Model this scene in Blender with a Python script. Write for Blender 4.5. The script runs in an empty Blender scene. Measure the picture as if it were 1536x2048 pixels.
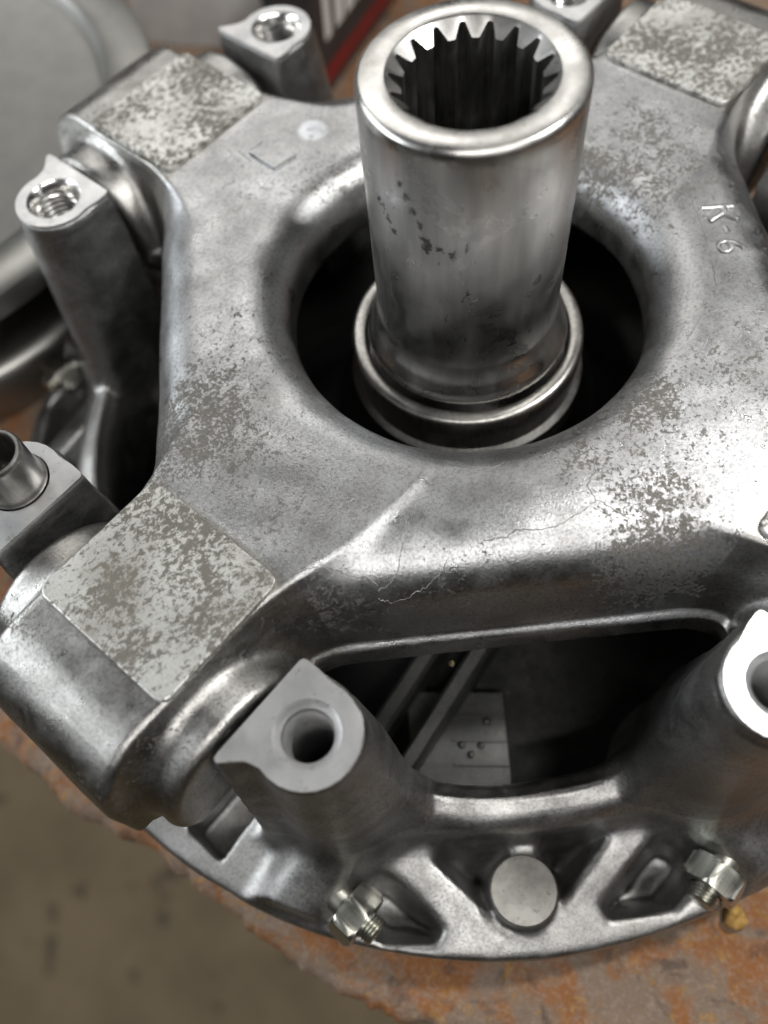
import bpy, math, random
import numpy as np
from mathutils import Vector, Matrix

random.seed(7)
rng = np.random.default_rng(11)
S = 0.01                      # everything below is written in centimetres
scene = bpy.context.scene

# ------------------------------------------------------------------ camera
PHI = math.radians(229.26)    # the casting's first arm, seen from above
cam_d = bpy.data.cameras.new('camera')
cam = bpy.data.objects.new('camera', cam_d)
scene.collection.objects.link(cam)
scene.camera = cam
C = Vector((-1.0199, -13.6876, 14.8190))
fw = Vector((-0.05720698, 0.45982814, -0.88616333))
up = Vector((0.0428806, 0.88792953, 0.45797642))
rt = fw.cross(up).normalized()
up = rt.cross(fw).normalized()
cam.matrix_world = Matrix(((rt.x, up.x, -fw.x, C.x * S), (rt.y, up.y, -fw.y, C.y * S),
                           (rt.z, up.z, -fw.z, C.z * S), (0, 0, 0, 1)))
cam_d.sensor_fit = 'VERTICAL'
cam_d.sensor_height = 36
cam_d.lens = 1709.8 / 2048 * 36
cam_d.clip_start = 0.005
cam_d.clip_end = 20
cam_d.dof.use_dof = True
cam_d.dof.focus_distance = 0.176
cam_d.dof.aperture_fstop = 7.5

# ------------------------------------------------------------------ world, lamps, exposure
world = bpy.data.worlds.new('World')
scene.world = world
world.use_nodes = True
bg = world.node_tree.nodes['Background']
bg.inputs['Color'].default_value = (0.95, 0.97, 1.0, 1)
bg.inputs['Strength'].default_value = 0.035

def area(name, loc, target, power, sx, sy=None, color=(1, 1, 1)):
    l = bpy.data.lights.new(name, 'AREA')
    l.energy = power
    l.color = color
    if sy:
        l.shape = 'RECTANGLE'; l.size = sx * S; l.size_y = sy * S
    else:
        l.shape = 'DISK'; l.size = sx * S
    o = bpy.data.objects.new(name, l)
    scene.collection.objects.link(o)
    o.location = Vector(loc) * S
    d = (Vector(target) - Vector(loc)).normalized()
    o.rotation_euler = d.to_track_quat('-Z', 'Y').to_euler()
    return o
area('work_lamp', (22.8, -0.4, 31.8), (0, -5, -2), 1.4, 4.5, None, (1.0, 0.99, 0.965))
area('back_fill', (-15, 85, 80), (0, 0, 0), 4.6, 110, 34, (1.0, 0.98, 0.94))  # unseen soft fill, added to brighten the far pads and top faces
area('fillet_streak_fill', (14, -64, 92), (0, -8, 0), 6.2, 80, 6, (1.0, 0.98, 0.95))  # unseen fill strip, added and shaped for the streak along the front fillet
area('left_window', (-95, 5, 42), (0, 0, 0), 7.5, 90, 24, (0.93, 0.97, 1.0))

scene.view_settings.view_transform = 'Standard'
scene.view_settings.look = 'None'
scene.view_settings.gamma = 1
scene.view_settings.exposure = 0.0
scene.render.engine = 'CYCLES'
scene.cycles.max_bounces = 6

# ------------------------------------------------------------------ scene helpers
def link(o):
    scene.collection.objects.link(o)
    return o

def thing(name, label, cat, loc=(0, 0, 0), rz=0.0, group=None):
    o = link(bpy.data.objects.new(name, None))
    o.location = Vector(loc) * S
    o.rotation_euler = (0, 0, rz)
    o.empty_display_size = 0.02
    tag(o, label, cat, group)
    return o

def tag(o, label=None, cat=None, group=None, kind=None):
    if label: o['label'] = label
    if cat: o['category'] = cat
    if group: o['group'] = group
    if kind: o['kind'] = kind
    return o

def mesh_obj(name, verts, faces, mat, parent=None, smooth=True, normals=None, loc=None, sharp=None):
    me = bpy.data.meshes.new(name)
    v = np.asarray(verts, dtype=np.float64) * S
    if isinstance(faces, np.ndarray):
        nf, k = faces.shape
        me.vertices.add(len(v)); me.vertices.foreach_set('co', v.astype(np.float32).ravel())
        me.loops.add(nf * k); me.loops.foreach_set('vertex_index', faces.astype(np.int32).ravel())
        me.polygons.add(nf)
        me.polygons.foreach_set('loop_start', np.arange(0, nf * k, k, dtype=np.int32))
        me.polygons.foreach_set('loop_total', np.full(nf, k, dtype=np.int32))
        me.update(calc_edges=True)
    else:
        me.from_pydata([tuple(p) for p in v], [], faces)
        me.update()
    me.validate()
    me.polygons.foreach_set('use_smooth', np.full(len(me.polygons), smooth))
    if sharp is not None:
        me.set_sharp_from_angle(angle=math.radians(sharp))
    if normals is not None:
        me.normals_split_custom_set_from_vertices(normals.astype(np.float32))
    if mat: me.materials.append(mat)
    o = bpy.data.objects.new(name, me)
    link(o)
    if parent: o.parent = parent
    if loc is not None: o.location = Vector(loc) * S
    return o

def lathe(profile, n=96, center=(0, 0)):
    """profile: list of (r, z) from one end to the other."""
    verts, faces = [], []
    m = len(profile)
    for i in range(n):
        t = 2 * math.pi * i / n
        c, s = math.cos(t), math.sin(t)
        for r, z in profile:
            verts.append((center[0] + r * c, center[1] + r * s, z))
    for i in range(n):
        j = (i + 1) % n
        for k in range(m - 1):
            faces.append((i * m + k, j * m + k, j * m + k + 1, i * m + k + 1))
    return verts, faces

def rounded_poly_prism(pts, z0, z1, bev=0.03):
    """closed plan outline (ccw), extruded, with a small bevel on top."""
    n = len(pts)
    P = np.array(pts, float)
    cen = P.mean(0)
    nrm = []
    for i in range(n):
        a, b, c = P[i - 1], P[i], P[(i + 1) % n]
        e1 = (b - a) / (np.linalg.norm(b - a) + 1e-9); e2 = (c - b) / (np.linalg.norm(c - b) + 1e-9)
        d = e1 + e2; d /= (np.linalg.norm(d) + 1e-9)
        nrm.append((-d[1], d[0]))
    nrm = np.array(nrm)
    rings = [(0, z0), (0, z1 - bev), (bev * 0.3, z1 - bev * 0.3), (bev, z1)]
    verts = []
    for off, z in rings:
        for p, q in zip(P, nrm):
            verts.append((p[0] + q[0] * off, p[1] + q[1] * off, z))
    faces = []
    for k in range(len(rings) - 1):
        for i in range(n):
            j = (i + 1) % n
            faces.append((k * n + i, k * n + j, (k + 1) * n + j, (k + 1) * n + i))
    faces.append(tuple((len(rings) - 1) * n + i for i in range(n)))
    faces.append(tuple(reversed(range(n))))
    return verts, faces

def round_rect(x0, x1, y0, y1, r, n=6):
    out = []
    for cx, cy, a0 in ((x1 - r, y0 + r, -90), (x1 - r, y1 - r, 0), (x0 + r, y1 - r, 90), (x0 + r, y0 + r, 180)):
        for i in range(n + 1):
            a = math.radians(a0 + 90 * i / n)
            out.append((cx + r * math.cos(a), cy + r * math.sin(a)))
    return out

# ------------------------------------------------------------------ materials
class NT:
    def __init__(self, name):
        self.m = bpy.data.materials.new(name)
        self.m.use_nodes = True
        self.t = self.m.node_tree
        self.n = self.t.nodes
        self.l = self.t.links
        self.b = self.n['Principled BSDF']
        tc = self.n.new('ShaderNodeTexCoord')
        sc = self.n.new('ShaderNodeVectorMath'); sc.operation = 'SCALE'; sc.inputs['Scale'].default_value = 100
        self.l.new(tc.outputs['Object'], sc.inputs[0])
        self.cm = sc.outputs[0]
    def noise(self, scale, detail=4, rough=0.55, dist=0.0, vec=None, out='Fac'):
        k = self.n.new('ShaderNodeTexNoise')
        k.inputs['Scale'].default_value = scale; k.inputs['Detail'].default_value = detail
        k.inputs['Roughness'].default_value = rough; k.inputs['Distortion'].default_value = dist
        self.l.new(vec or self.cm, k.inputs['Vector'])
        return k.outputs[out]
    def voro(self, scale, vec=None, feature='F1'):
        k = self.n.new('ShaderNodeTexVoronoi'); k.feature = feature
        k.inputs['Scale'].default_value = scale
        self.l.new(vec or self.cm, k.inputs['Vector'])
        return k.outputs['Distance']
    def mapping(self, scale=(1, 1, 1), rot=(0, 0, 0), loc=(0, 0, 0)):
        k = self.n.new('ShaderNodeMapping')
        k.inputs['Scale'].default_value = scale; k.inputs['Rotation'].default_value = rot; k.inputs['Location'].default_value = loc
        self.l.new(self.cm, k.inputs['Vector'])
        return k.outputs[0]
    def step(self, x, a, b, ya=0.0, yb=1.0):
        k = self.n.new('ShaderNodeMapRange'); k.interpolation_type = 'SMOOTHSTEP'
        k.inputs['From Min'].default_value = a; k.inputs['From Max'].default_value = b
        k.inputs['To Min'].default_value = ya; k.inputs['To Max'].default_value = yb
        self.l.new(x, k.inputs['Value'])
        return k.outputs[0]
    def math(self, op, x, y=None, clamp=False):
        k = self.n.new('ShaderNodeMath'); k.operation = op; k.use_clamp = clamp
        for i, v in enumerate((x, y)):
            if v is None: continue
            if isinstance(v, (int, float)): k.inputs[i].default_value = v
            else: self.l.new(v, k.inputs[i])
        return k.outputs[0]
    def mix(self, f, a, b):
        k = self.n.new('ShaderNodeMix'); k.data_type = 'RGBA'
        for s, v in ((k.inputs[0], f), (k.inputs[6], a), (k.inputs[7], b)):
            if isinstance(v, (int, float)): s.default_value = v
            elif isinstance(v, tuple): s.default_value = (*v, 1)
            else: self.l.new(v, s)
        return k.outputs[2]
    def mixf(self, f, a, b):
        k = self.n.new('ShaderNodeMix'); k.data_type = 'FLOAT'
        for s, v in ((k.inputs[0], f), (k.inputs[2], a), (k.inputs[3], b)):
            if isinstance(v, (int, float)): s.default_value = v
            else: self.l.new(v, s)
        return k.outputs[0]
    def blob(self, c, r0, r1):
        k = self.n.new('ShaderNodeVectorMath'); k.operation = 'DISTANCE'
        self.l.new(self.cm, k.inputs[0]); k.inputs[1].default_value = c
        return self.step(k.outputs['Value'], r1, r0)
    def bump(self, h, strength, dist=0.02, prev=None):
        k = self.n.new('ShaderNodeBump'); k.inputs['Strength'].default_value = strength
        k.inputs['Distance'].default_value = dist * S
        self.l.new(h, k.inputs['Height'])
        if prev: self.l.new(prev, k.inputs['Normal'])
        return k.outputs[0]
    def out(self, color=None, rough=None, metal=None, normal=None):
        for s, v in (('Base Color', color), ('Roughness', rough), ('Metallic', metal), ('Normal', normal)):
            if v is None: continue
            if isinstance(v, (int, float)): self.b.inputs[s].default_value = v
            elif isinstance(v, tuple): self.b.inputs[s].default_value = (*v, 1)
            else: self.l.new(v, self.b.inputs[s])
        return self.m

OX = (0.055, 0.050, 0.040)

def mat_cast(name, light=(0.56, 0.565, 0.575), dark=(0.40, 0.40, 0.40), stains=(), cover=0.0, rough=(0.26, 0.42), grime=0.3, grain=0.34):
    t = NT(name)
    big = t.noise(0.35, 2, 0.5)
    med = t.noise(1.6, 5, 0.62, 0.3)
    col = t.mix(t.step(big, 0.3, 0.7), dark, light)
    col = t.mix(t.math('MULTIPLY', t.step(med, 0.35, 0.7), 0.3), col, tuple(0.72 * c for c in light))
    mot = t.noise(14, 4, 0.8)
    col = t.mix(t.math('MULTIPLY', t.step(mot, 0.45, 0.62), 0.6), col, tuple(0.37 * c for c in light))
    # oxide freckles: crisp islands whose density follows the stain map
    dens = t.step(big, 0.45, 0.75, 0.0, 0.10 + cover)
    for c, r0, r1, a in stains:
        dens = t.math('ADD', dens, t.math('MULTIPLY', t.blob(c, r0, r1), a))
    dens = t.math('MINIMUM', dens, 0.80)
    frec = t.math('ADD', t.math('MULTIPLY', t.noise(13.0, 4, 0.7, 0.3), 0.5), t.math('MULTIPLY', t.noise(4.2, 5, 0.72, 0.5), 0.5))
    th = t.math('SUBTRACT', 0.62, t.math('MULTIPLY', dens, 0.20))
    ox = t.step(t.math('SUBTRACT', frec, th), -0.015, 0.045)
    oxc = t.mix(t.step(t.noise(17, 3, 0.75), 0.35, 0.65), OX, (0.125, 0.115, 0.095))
    col = t.mix(t.math('MULTIPLY', ox, 0.85), col, oxc)
    if stains:     # dried white residue
        wh = t.math('MULTIPLY', t.blob((-1.58, -6.24, -0.1), 0.30, 0.46), t.step(t.noise(5, 3), 0.3, 0.45))
        col = t.mix(t.math('MULTIPLY', wh, 0.75), col, (0.72, 0.75, 0.80))
    # soft grime film
    gr = t.math('MULTIPLY', t.step(t.noise(0.8, 4, 0.6, 0, t.mapping((1, 1, 1), (0, 0, 0), (3, 8, 5))), 0.45, 0.75), grime)
    col = t.mix(gr, col, (0.16, 0.155, 0.14))
    rg = t.mixf(t.step(med, 0.3, 0.7), rough[0], rough[1])
    rg = t.mixf(ox, rg, 0.62)
    nb = t.bump(t.noise(20, 4, 0.75), grain, 0.03)
    return t.out(col, rg, t.mixf(ox, 1.0, 0.5), nb)

M = {}
stain_list = [((6.6, -2.0, 0), 0.3, 2.3, 0.75), ((7.2, -2.6, 0), 0.2, 1.5, 0.5), ((6.8, 0.6, 0), 0.4, 2.4, 0.40),
              ((5.0, -3.0, 0), 0.5, 2.2, 0.25), ((-5.8, 1.0, 0), 0.5, 3.0, 0.45), ((-5.0, 3.0, 0), 0.5, 2.6, 0.28),
              ((-1.4, 6.2, 0), 0.5, 2.8, 0.45), ((1.6, 5.6, 0), 0.5, 2.2, 0.45), ((3.0, 7.2, -0.6), 0.3, 2.2, 0.75), ((0.5, 4.7, -0.2), 0.2, 1.3, 0.5), ((-4.5, 0.3, -0.3), 0.2, 1.2, 0.6), ((2.6, 4.4, -0.2), 0.2, 1.3, 0.4),
              ((0.8, -6.6, 0), 0.3, 1.8, 0.22), ((-2.2, -7.0, 0), 0.3, 1.6, 0.25), ((-0.6, -4.6, -0.3), 0.3, 1.6, 0.55),
              ((7.9, 2.4, -1.2), 0.3, 1.4, 0.45)]
M['spider'] = mat_cast('weathered cast aluminium', stains=stain_list, cover=0.22)
M['arm'] = mat_cast('grimy cast aluminium', light=(0.52, 0.515, 0.50), dark=(0.34, 0.33, 0.31), cover=0.55, grime=0.5)
M['housing'] = mat_cast('grey cast aluminium', light=(0.50, 0.495, 0.485), dark=(0.34, 0.335, 0.325), cover=0.0, rough=(0.34, 0.50), grime=0.45, grain=0.3)
M['post'] = mat_cast('dark cast aluminium', light=(0.36, 0.36, 0.355), dark=(0.24, 0.24, 0.235), cover=0.0, rough=(0.40, 0.54), grime=0.4, grain=0.3)

M['inner'] = mat_cast('shaded inner casting', light=(0.030, 0.030, 0.029), dark=(0.016, 0.016, 0.016), rough=(0.5, 0.65), cover=-0.1, grime=0.0, grain=0.3)  # near-black colour stands in for the shade inside the housing
M['inner_wall'] = mat_cast('lit inner casting', light=(0.14, 0.14, 0.137), dark=(0.085, 0.085, 0.083), rough=(0.45, 0.6), grime=0.4, grain=0.3)  # lighter copy for the lit part of the inside, light put into the colour

def mat_pad():
    t = NT('worn machined aluminium face')
    oi = t.n.new('ShaderNodeObjectInfo')
    of = t.n.new('ShaderNodeVectorMath'); of.operation = 'SCALE'; of.inputs[0].default_value = (37, 61, 0)
    t.l.new(oi.outputs['Random'], of.inputs['Scale'])
    ad = t.n.new('ShaderNodeVectorMath'); ad.operation = 'ADD'
    t.l.new(t.mapping((1.0, 1.25, 1), (0, 0, math.radians(28))), ad.inputs[0]); t.l.new(of.outputs[0], ad.inputs[1])
    v = ad.outputs[0]
    a = t.noise(5.6, 8, 0.78, 0.3, v)
    b = t.noise(0.6, 3, 0.5, 0, v)
    d = t.math('ADD', a, t.math('MULTIPLY', t.math('SUBTRACT', b, 0.5), 0.40))
    ox = t.step(d, 0.465, 0.535)
    base = t.mix(t.step(t.noise(0.7, 4, 0.5), 0.3, 0.7), (0.64, 0.64, 0.615), (0.50, 0.50, 0.48))
    base = t.mix(t.math('MULTIPLY', t.step(t.noise(16, 3, 0.7), 0.5, 0.65), 0.4), base, (0.25, 0.24, 0.21))
    oxc = t.mix(t.noise(5, 4, 0.7), (0.05, 0.046, 0.036), (0.13, 0.118, 0.095))
    col = t.mix(t.math('MULTIPLY', ox, 0.9), base, oxc)
    film = t.math('MULTIPLY', t.step(t.noise(0.5, 3, 0.5, 0, t.mapping((1, 1, 1), (0, 0, 0), (5, 3, 2))), 0.48, 0.68), 0.45)
    col = t.mix(film, col, (0.17, 0.15, 0.12))
    nb = t.bump(t.noise(24, 3, 0.6), 0.12, 0.015)
    return t.out(col, t.mixf(ox, 0.40, 0.62), t.mixf(ox, 0.55, 0.35), nb)
M['pad'] = mat_pad()

def mat_face():
    t = NT('milled aluminium face')
    col = t.mix(t.step(t.noise(1.2, 5, 0.6), 0.35, 0.7), (0.66, 0.66, 0.66), (0.50, 0.50, 0.505))
    sp = t.step(t.noise(6, 7, 0.7), 0.60, 0.66)
    col = t.mix(t.math('MULTIPLY', sp, 0.5), col, (0.18, 0.17, 0.16))
    nb = t.bump(t.noise(9, 4, 0.6, 0.2), 0.06, 0.01)
    nb = t.bump(t.noise(14, 3, 0.6, 0, t.mapping((0.12, 1, 1), (0, 0, 0.5))), 0.10, 0.012, nb)
    return t.out(col, t.mixf(t.noise(1.5, 4), 0.34, 0.48), 0.9, nb)
M['face'] = mat_face()
def mat_boss():
    t = NT('turned boss face')
    col = t.mix(t.step(t.noise(2.2, 5, 0.65), 0.35, 0.65), (0.40, 0.385, 0.355), (0.29, 0.28, 0.26))
    col = t.mix(t.math('MULTIPLY', t.step(t.noise(5, 5, 0.7), 0.60, 0.66), 0.6), col, (0.10, 0.095, 0.085))
    return t.out(col, 0.5, 0.8, t.bump(t.noise(25, 3), 0.15, 0.01))
M['boss'] = mat_boss()

def mat_steel(name, col0, col1, r0, r1, streak=6.0, marks=0.0, pits=()):
    t = NT(name)
    v = t.mapping((1, 1, 0.12 * streak / 6))
    st = t.noise(streak, 5, 0.6, 0, v)
    cl = t.noise(0.9, 5, 0.6, 0.6)
    col = t.mix(t.step(st, 0.3, 0.7), col0, col1)
    rg = t.mixf(t.step(cl, 0.3, 0.72), r0, r1)
    if marks:
        mk = t.step(t.noise(2.2, 8, 0.75, 1.5, t.mapping((1.4, 1.4, 0.8), (0.3, 0.6, 0.2), (3.1, 1.7, 0.4))), 0.615, 0.65)
        mk = t.math('MULTIPLY', mk, marks)
        col = t.mix(mk, col, (0.06, 0.055, 0.05))
        film = t.math('MULTIPLY', t.step(t.noise(0.7, 5, 0.6, 0.3, t.mapping((1, 1, 1), (0, 0, 0), (2, 7, 1))), 0.45, 0.7), 0.45)
        col = t.mix(film, col, (0.30, 0.29, 0.27))
    if pits:                                  # gouges and stuck grease, each with its own place
        pm = None
        wn = t.n.new('ShaderNodeVectorMath'); wn.operation = 'MULTIPLY_ADD'
        t.l.new(t.noise(7, 3, 0.7, 0, None, 'Color'), wn.inputs[0])
        wn.inputs[1].default_value = (0.34, 0.34, 0.6); t.l.new(t.cm, wn.inputs[2])
        keep_cm = t.cm; t.cm = wn.outputs[0]
        for c, r_ in pits:
            c = (c[0] + 0.17, c[1] + 0.17, c[2] + 0.30)
            b_ = t.blob(c, r_ * 0.2, r_ * 1.15)
            pm = b_ if pm is None else t.math('MAXIMUM', pm, b_)
        t.cm = keep_cm
        pm = t.step(t.math('MULTIPLY', pm, t.noise(11, 4, 0.75)), 0.26, 0.46)
        col = t.mix(t.math('MULTIPLY', pm, 0.75), col, (0.03, 0.028, 0.025))
        rg = t.mixf(pm, rg, 0.6)
    nb = t.bump(t.noise(16, 3, 0.5, 0, t.mapping((1, 1, 0.25))), 0.035, 0.01)
    return t.out(col, rg, 1.0, nb)
M['steel'] = mat_steel('ground steel', (0.52, 0.51, 0.49), (0.42, 0.415, 0.405), 0.25, 0.42, 5, 0.8, [((2.0, -0.63, 3.35), .13), ((2.05, -0.47, 3.23), .12), ((2.07, -0.35, 3.01), .13), ((2.09, -0.22, 2.81), .16), ((2.1, 0.02, 4.05), .13), ((2.1, 0.14, 3.83), .13), ((2.08, 0.27, 3.54), .13), ((2.06, 0.39, 3.3), .14), ((2.04, 0.48, 2.96), .18), ((2.04, 0.52, 2.79), .22), ((1.95, 0.78, 2.81), .15), ((1.85, 1.0, 2.7), .15), ((1.69, 1.25, 1.65), .12), ((1.73, 1.2, 1.51), .1), ((0.43, 2.06, 1.49), .22), ((-0.03, 2.1, 0.96), .25), ((0.59, 2.02, 1.17), .15)])
M['ring'] = mat_steel('satin bearing steel', (0.42, 0.41, 0.39), (0.27, 0.265, 0.25), 0.28, 0.42, 9, 0.5)
M['plated'] = mat_steel('zinc plated steel', (0.56, 0.56, 0.50), (0.40, 0.40, 0.36), 0.26, 0.42, 6, 0.25)
M['thread'] = mat_steel('bright threaded aluminium', (0.80, 0.79, 0.76), (0.62, 0.61, 0.59), 0.18, 0.30, 6)
M['dark_steel'] = mat_steel('darker steel', (0.36, 0.355, 0.34), (0.18, 0.18, 0.175), 0.3, 0.5, 6)  # darker steel tone; on the spline flanks it paints in the shade

def mat_plain(name, c0, c1, rough, metal=0.0, sc=0.6):
    t = NT(name)
    col = t.mix(t.step(t.noise(sc, 5, 0.6), 0.3, 0.7), c0, c1)
    return t.out(col, rough, metal, t.bump(t.noise(8, 3), 0.1, 0.02))

# ------------------------------------------------------------------ signed distance modelling of the castings
def grid(n, lo, hi, h):
    return [np.arange(a, b + h * 0.5, h, dtype=np.float32) for a, b in zip(lo, hi)]

def smin(a, b, k):
    t = np.clip(0.5 + 0.5 * (b - a) / k, 0, 1)
    return b + (a - b) * t - k * t * (1 - t)

def smax(a, b, k):
    return -smin(-a, -b, k)

def rmax(a, b, r):
    """intersection with a circular edge of radius r"""
    return np.minimum(np.maximum(a, b), -r * 0 + 0 * a + 0) * 0 + np.where((a > -r) & (b > -r),
        np.sqrt((np.maximum(a + r, 0)) ** 2 + (np.maximum(b + r, 0)) ** 2) - r, np.maximum(a, b))

def box2(x, y, cx, cy, hx, hy, r=0.0):
    dx = np.abs(x - cx) - hx + r
    dy = np.abs(y - cy) - hy + r
    return np.sqrt(np.maximum(dx, 0) ** 2 + np.maximum(dy, 0) ** 2) + np.minimum(np.maximum(dx, dy), 0) - r

def poly2(x, y, P):
    """signed distance to a polygon in plan"""
    d = None; ins = None
    n = len(P)
    for i in range(n):
        (ax, ay), (bx, by) = P[i - 1], P[i]
        e, _ = seg2(x, y, ax, ay, bx, by)
        d = e if d is None else np.minimum(d, e)
        c = ((ay > y) != (by > y)) & (x < (bx - ax) * (y - ay) / (by - ay + 1e-12) + ax)
        ins = c if ins is None else ins ^ c
    return np.where(ins, -d, d)

def seg2(x, y, ax, ay, bx, by):
    pax, pay = x - ax, y - ay
    bax, bay = bx - ax, by - ay
    t = np.clip((pax * bax + pay * bay) / (bax * bax + bay * bay), 0, 1)
    return np.sqrt((pax - bax * t) ** 2 + (pay - bay * t) ** 2), t

def surface_nets(F, lo, h):
    """F: full 3D field. Returns verts (cm), quads, vertex normals."""
    nx, ny, nz = F.shape
    neg = F < 0
    cnt = np.zeros((nx - 1, ny - 1, nz - 1), np.int8)
    for i in (0, 1):
        for j in (0, 1):
            for k in (0, 1):
                cnt += neg[i:nx - 1 + i, j:ny - 1 + j, k:nz - 1 + k]
    act = (cnt > 0) & (cnt < 8)
    idx = np.full(act.shape, -1, np.int32)
    ci, cj, ck = np.nonzero(act)
    N = len(ci)
    idx[ci, cj, ck] = np.arange(N)
    corner = {}
    for i in (0, 1):
        for j in (0, 1):
            for k in (0, 1):
                corner[i, j, k] = F[ci + i, cj + j, ck + k]
    acc = np.zeros((N, 3)); wc = np.zeros(N)
    for c0 in corner:
        for ax in range(3):
            if c0[ax] == 1: continue
            c1 = list(c0); c1[ax] = 1; c1 = tuple(c1)
            f0, f1 = corner[c0], corner[c1]
            m = (f0 < 0) != (f1 < 0)
            t = np.where(m, f0 / np.where(m, f0 - f1, 1), 0)
            p = np.zeros((N, 3)) + np.array(c0, float)
            p[:, ax] += t
            acc += p * m[:, None]; wc += m
    V = np.stack([ci, cj, ck], 1) + acc / wc[:, None]
    V = V * h + np.array(lo)
    quads = []
    for ax in range(3):
        a = [slice(None)] * 3; b = [slice(None)] * 3
        a[ax] = slice(0, -1); b[ax] = slice(1, None)
        cr = neg[tuple(a)] != neg[tuple(b)]
        i, j, k = np.nonzero(cr)
        e = [i, j, k]
        o1, o2 = [(1, 2), (2, 0), (0, 1)][ax]
        dims = [nx, ny, nz]
        ok = (e[o1] > 0) & (e[o2] > 0) & (e[o1] < dims[o1] - 1) & (e[o2] < dims[o2] - 1)
        e = [q[ok] for q in e]
        inside = neg[e[0], e[1], e[2]]
        def cell(d1, d2):
            q = [e[0].copy(), e[1].copy(), e[2].copy()]
            q[o1] -= d1; q[o2] -= d2
            return idx[q[0], q[1], q[2]]
        Q = np.stack([cell(1, 1), cell(0, 1), cell(0, 0), cell(1, 0)], 1)
        Q[~inside] = Q[~inside][:, ::-1]
        quads.append(Q)
    Q = np.concatenate(quads)
    Q = Q[(Q >= 0).all(1)]
    return V, Q

def vnormals(V, Q):
    a, b, c, d = (V[Q[:, i]] for i in range(4))
    n = np.cross(c - a, d - b)
    out = np.zeros_like(V)
    for i in range(4):
        for ax in range(3):
            out[:, ax] += np.bincount(Q[:, i], n[:, ax], len(V))
    return out / (np.linalg.norm(out, axis=1, keepdims=True) + 1e-12)

def relax(V, Q, it=2, lam=0.35):
    for _ in range(it):
        acc = np.zeros_like(V); w = np.zeros(len(V))
        for i in range(4):
            j = (i + 1) % 4
            for p, q in ((i, j), (j, i)):
                for ax in range(3):
                    acc[:, ax] += np.bincount(Q[:, p], V[Q[:, q], ax], len(V))
                w += np.bincount(Q[:, p], None, len(V))
        V = V + lam * (acc / w[:, None] - V)
    return V

def wav(V, seed, freq, amp, n=14):
    r = np.random.default_rng(seed)
    out = np.zeros(len(V))
    for _ in range(n):
        k = r.normal(size=3) * freq
        out += np.sin(V @ k + r.uniform(0, 6.28))
    return out * amp / math.sqrt(n / 2)

def mirror4(Fq):
    """quarter field (u>=0, v>=0, first sample on the plane) to the full one"""
    F = np.concatenate([Fq[:0:-1], Fq], 0)
    return np.concatenate([F[:, :0:-1], F], 1)

def submesh(name, V, Q, N, mask, mat, parent):
    q = Q[mask]
    used, inv = np.unique(q, return_inverse=True)
    return mesh_obj(name, V[used], inv.reshape(q.shape), mat, parent, True, N[used])

# ------------------------------------------------------------------ setting: floor and bench
def mat_concrete():
    t = NT('workshop concrete')
    f = t.noise(0.10, 4, 0.6)
    col = t.mix(t.step(f, 0.3, 0.7), (0.31, 0.235, 0.138), (0.23, 0.17, 0.10))
    sp = t.step(t.noise(0.22, 2, 0.5, 0, t.mapping((1, 1, 1), (0, 0, 0), (4, 9, 0))), 0.63, 0.70)
    col = t.mix(t.math('MULTIPLY', sp, 0.7), col, (0.07, 0.055, 0.035))
    return t.out(col, 0.75, 0.0, t.bump(t.noise(2, 5), 0.2, 0.1))

def mat_rust():
    t = NT('flaking rusted steel')
    a = t.noise(0.55, 6, 0.62, 0.6)
    b = t.noise(2.4, 7, 0.72, 0.5)
    c = t.noise(7.5, 6, 0.75, 0.2)
    col = t.mix(t.step(a, 0.40, 0.56), (0.27, 0.105, 0.030), (0.22, 0.155, 0.11))
    col = t.mix(t.step(b, 0.54, 0.66), col, (0.34, 0.18, 0.05))
    col = t.mix(t.math('MULTIPLY', t.step(c, 0.46, 0.66), 0.4), col, (0.38, 0.31, 0.25))
    col = t.mix(t.math('MULTIPLY', t.step(t.noise(0.9, 6, 0.65, 0.5, t.mapping((1, 1, 1), (0, 0, 0), (7, 1, 3))), 0.55, 0.66), 0.75), col, (0.09, 0.06, 0.045))
    nb = t.bump(b, 0.7, 0.16)
    nb = t.bump(c, 0.6, 0.06, nb)
    return t.out(col, t.mixf(b, 0.5, 0.85), 0.1, nb)
M['concrete'] = mat_concrete()
M['rust'] = mat_rust()

fl = mesh_obj('floor', [(-900, -900, -92), (900, -900, -92), (900, 900, -92), (-900, 900, -92)], [(0, 1, 2, 3)], M['concrete'], None, False)
tag(fl, kind='structure')

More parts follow.
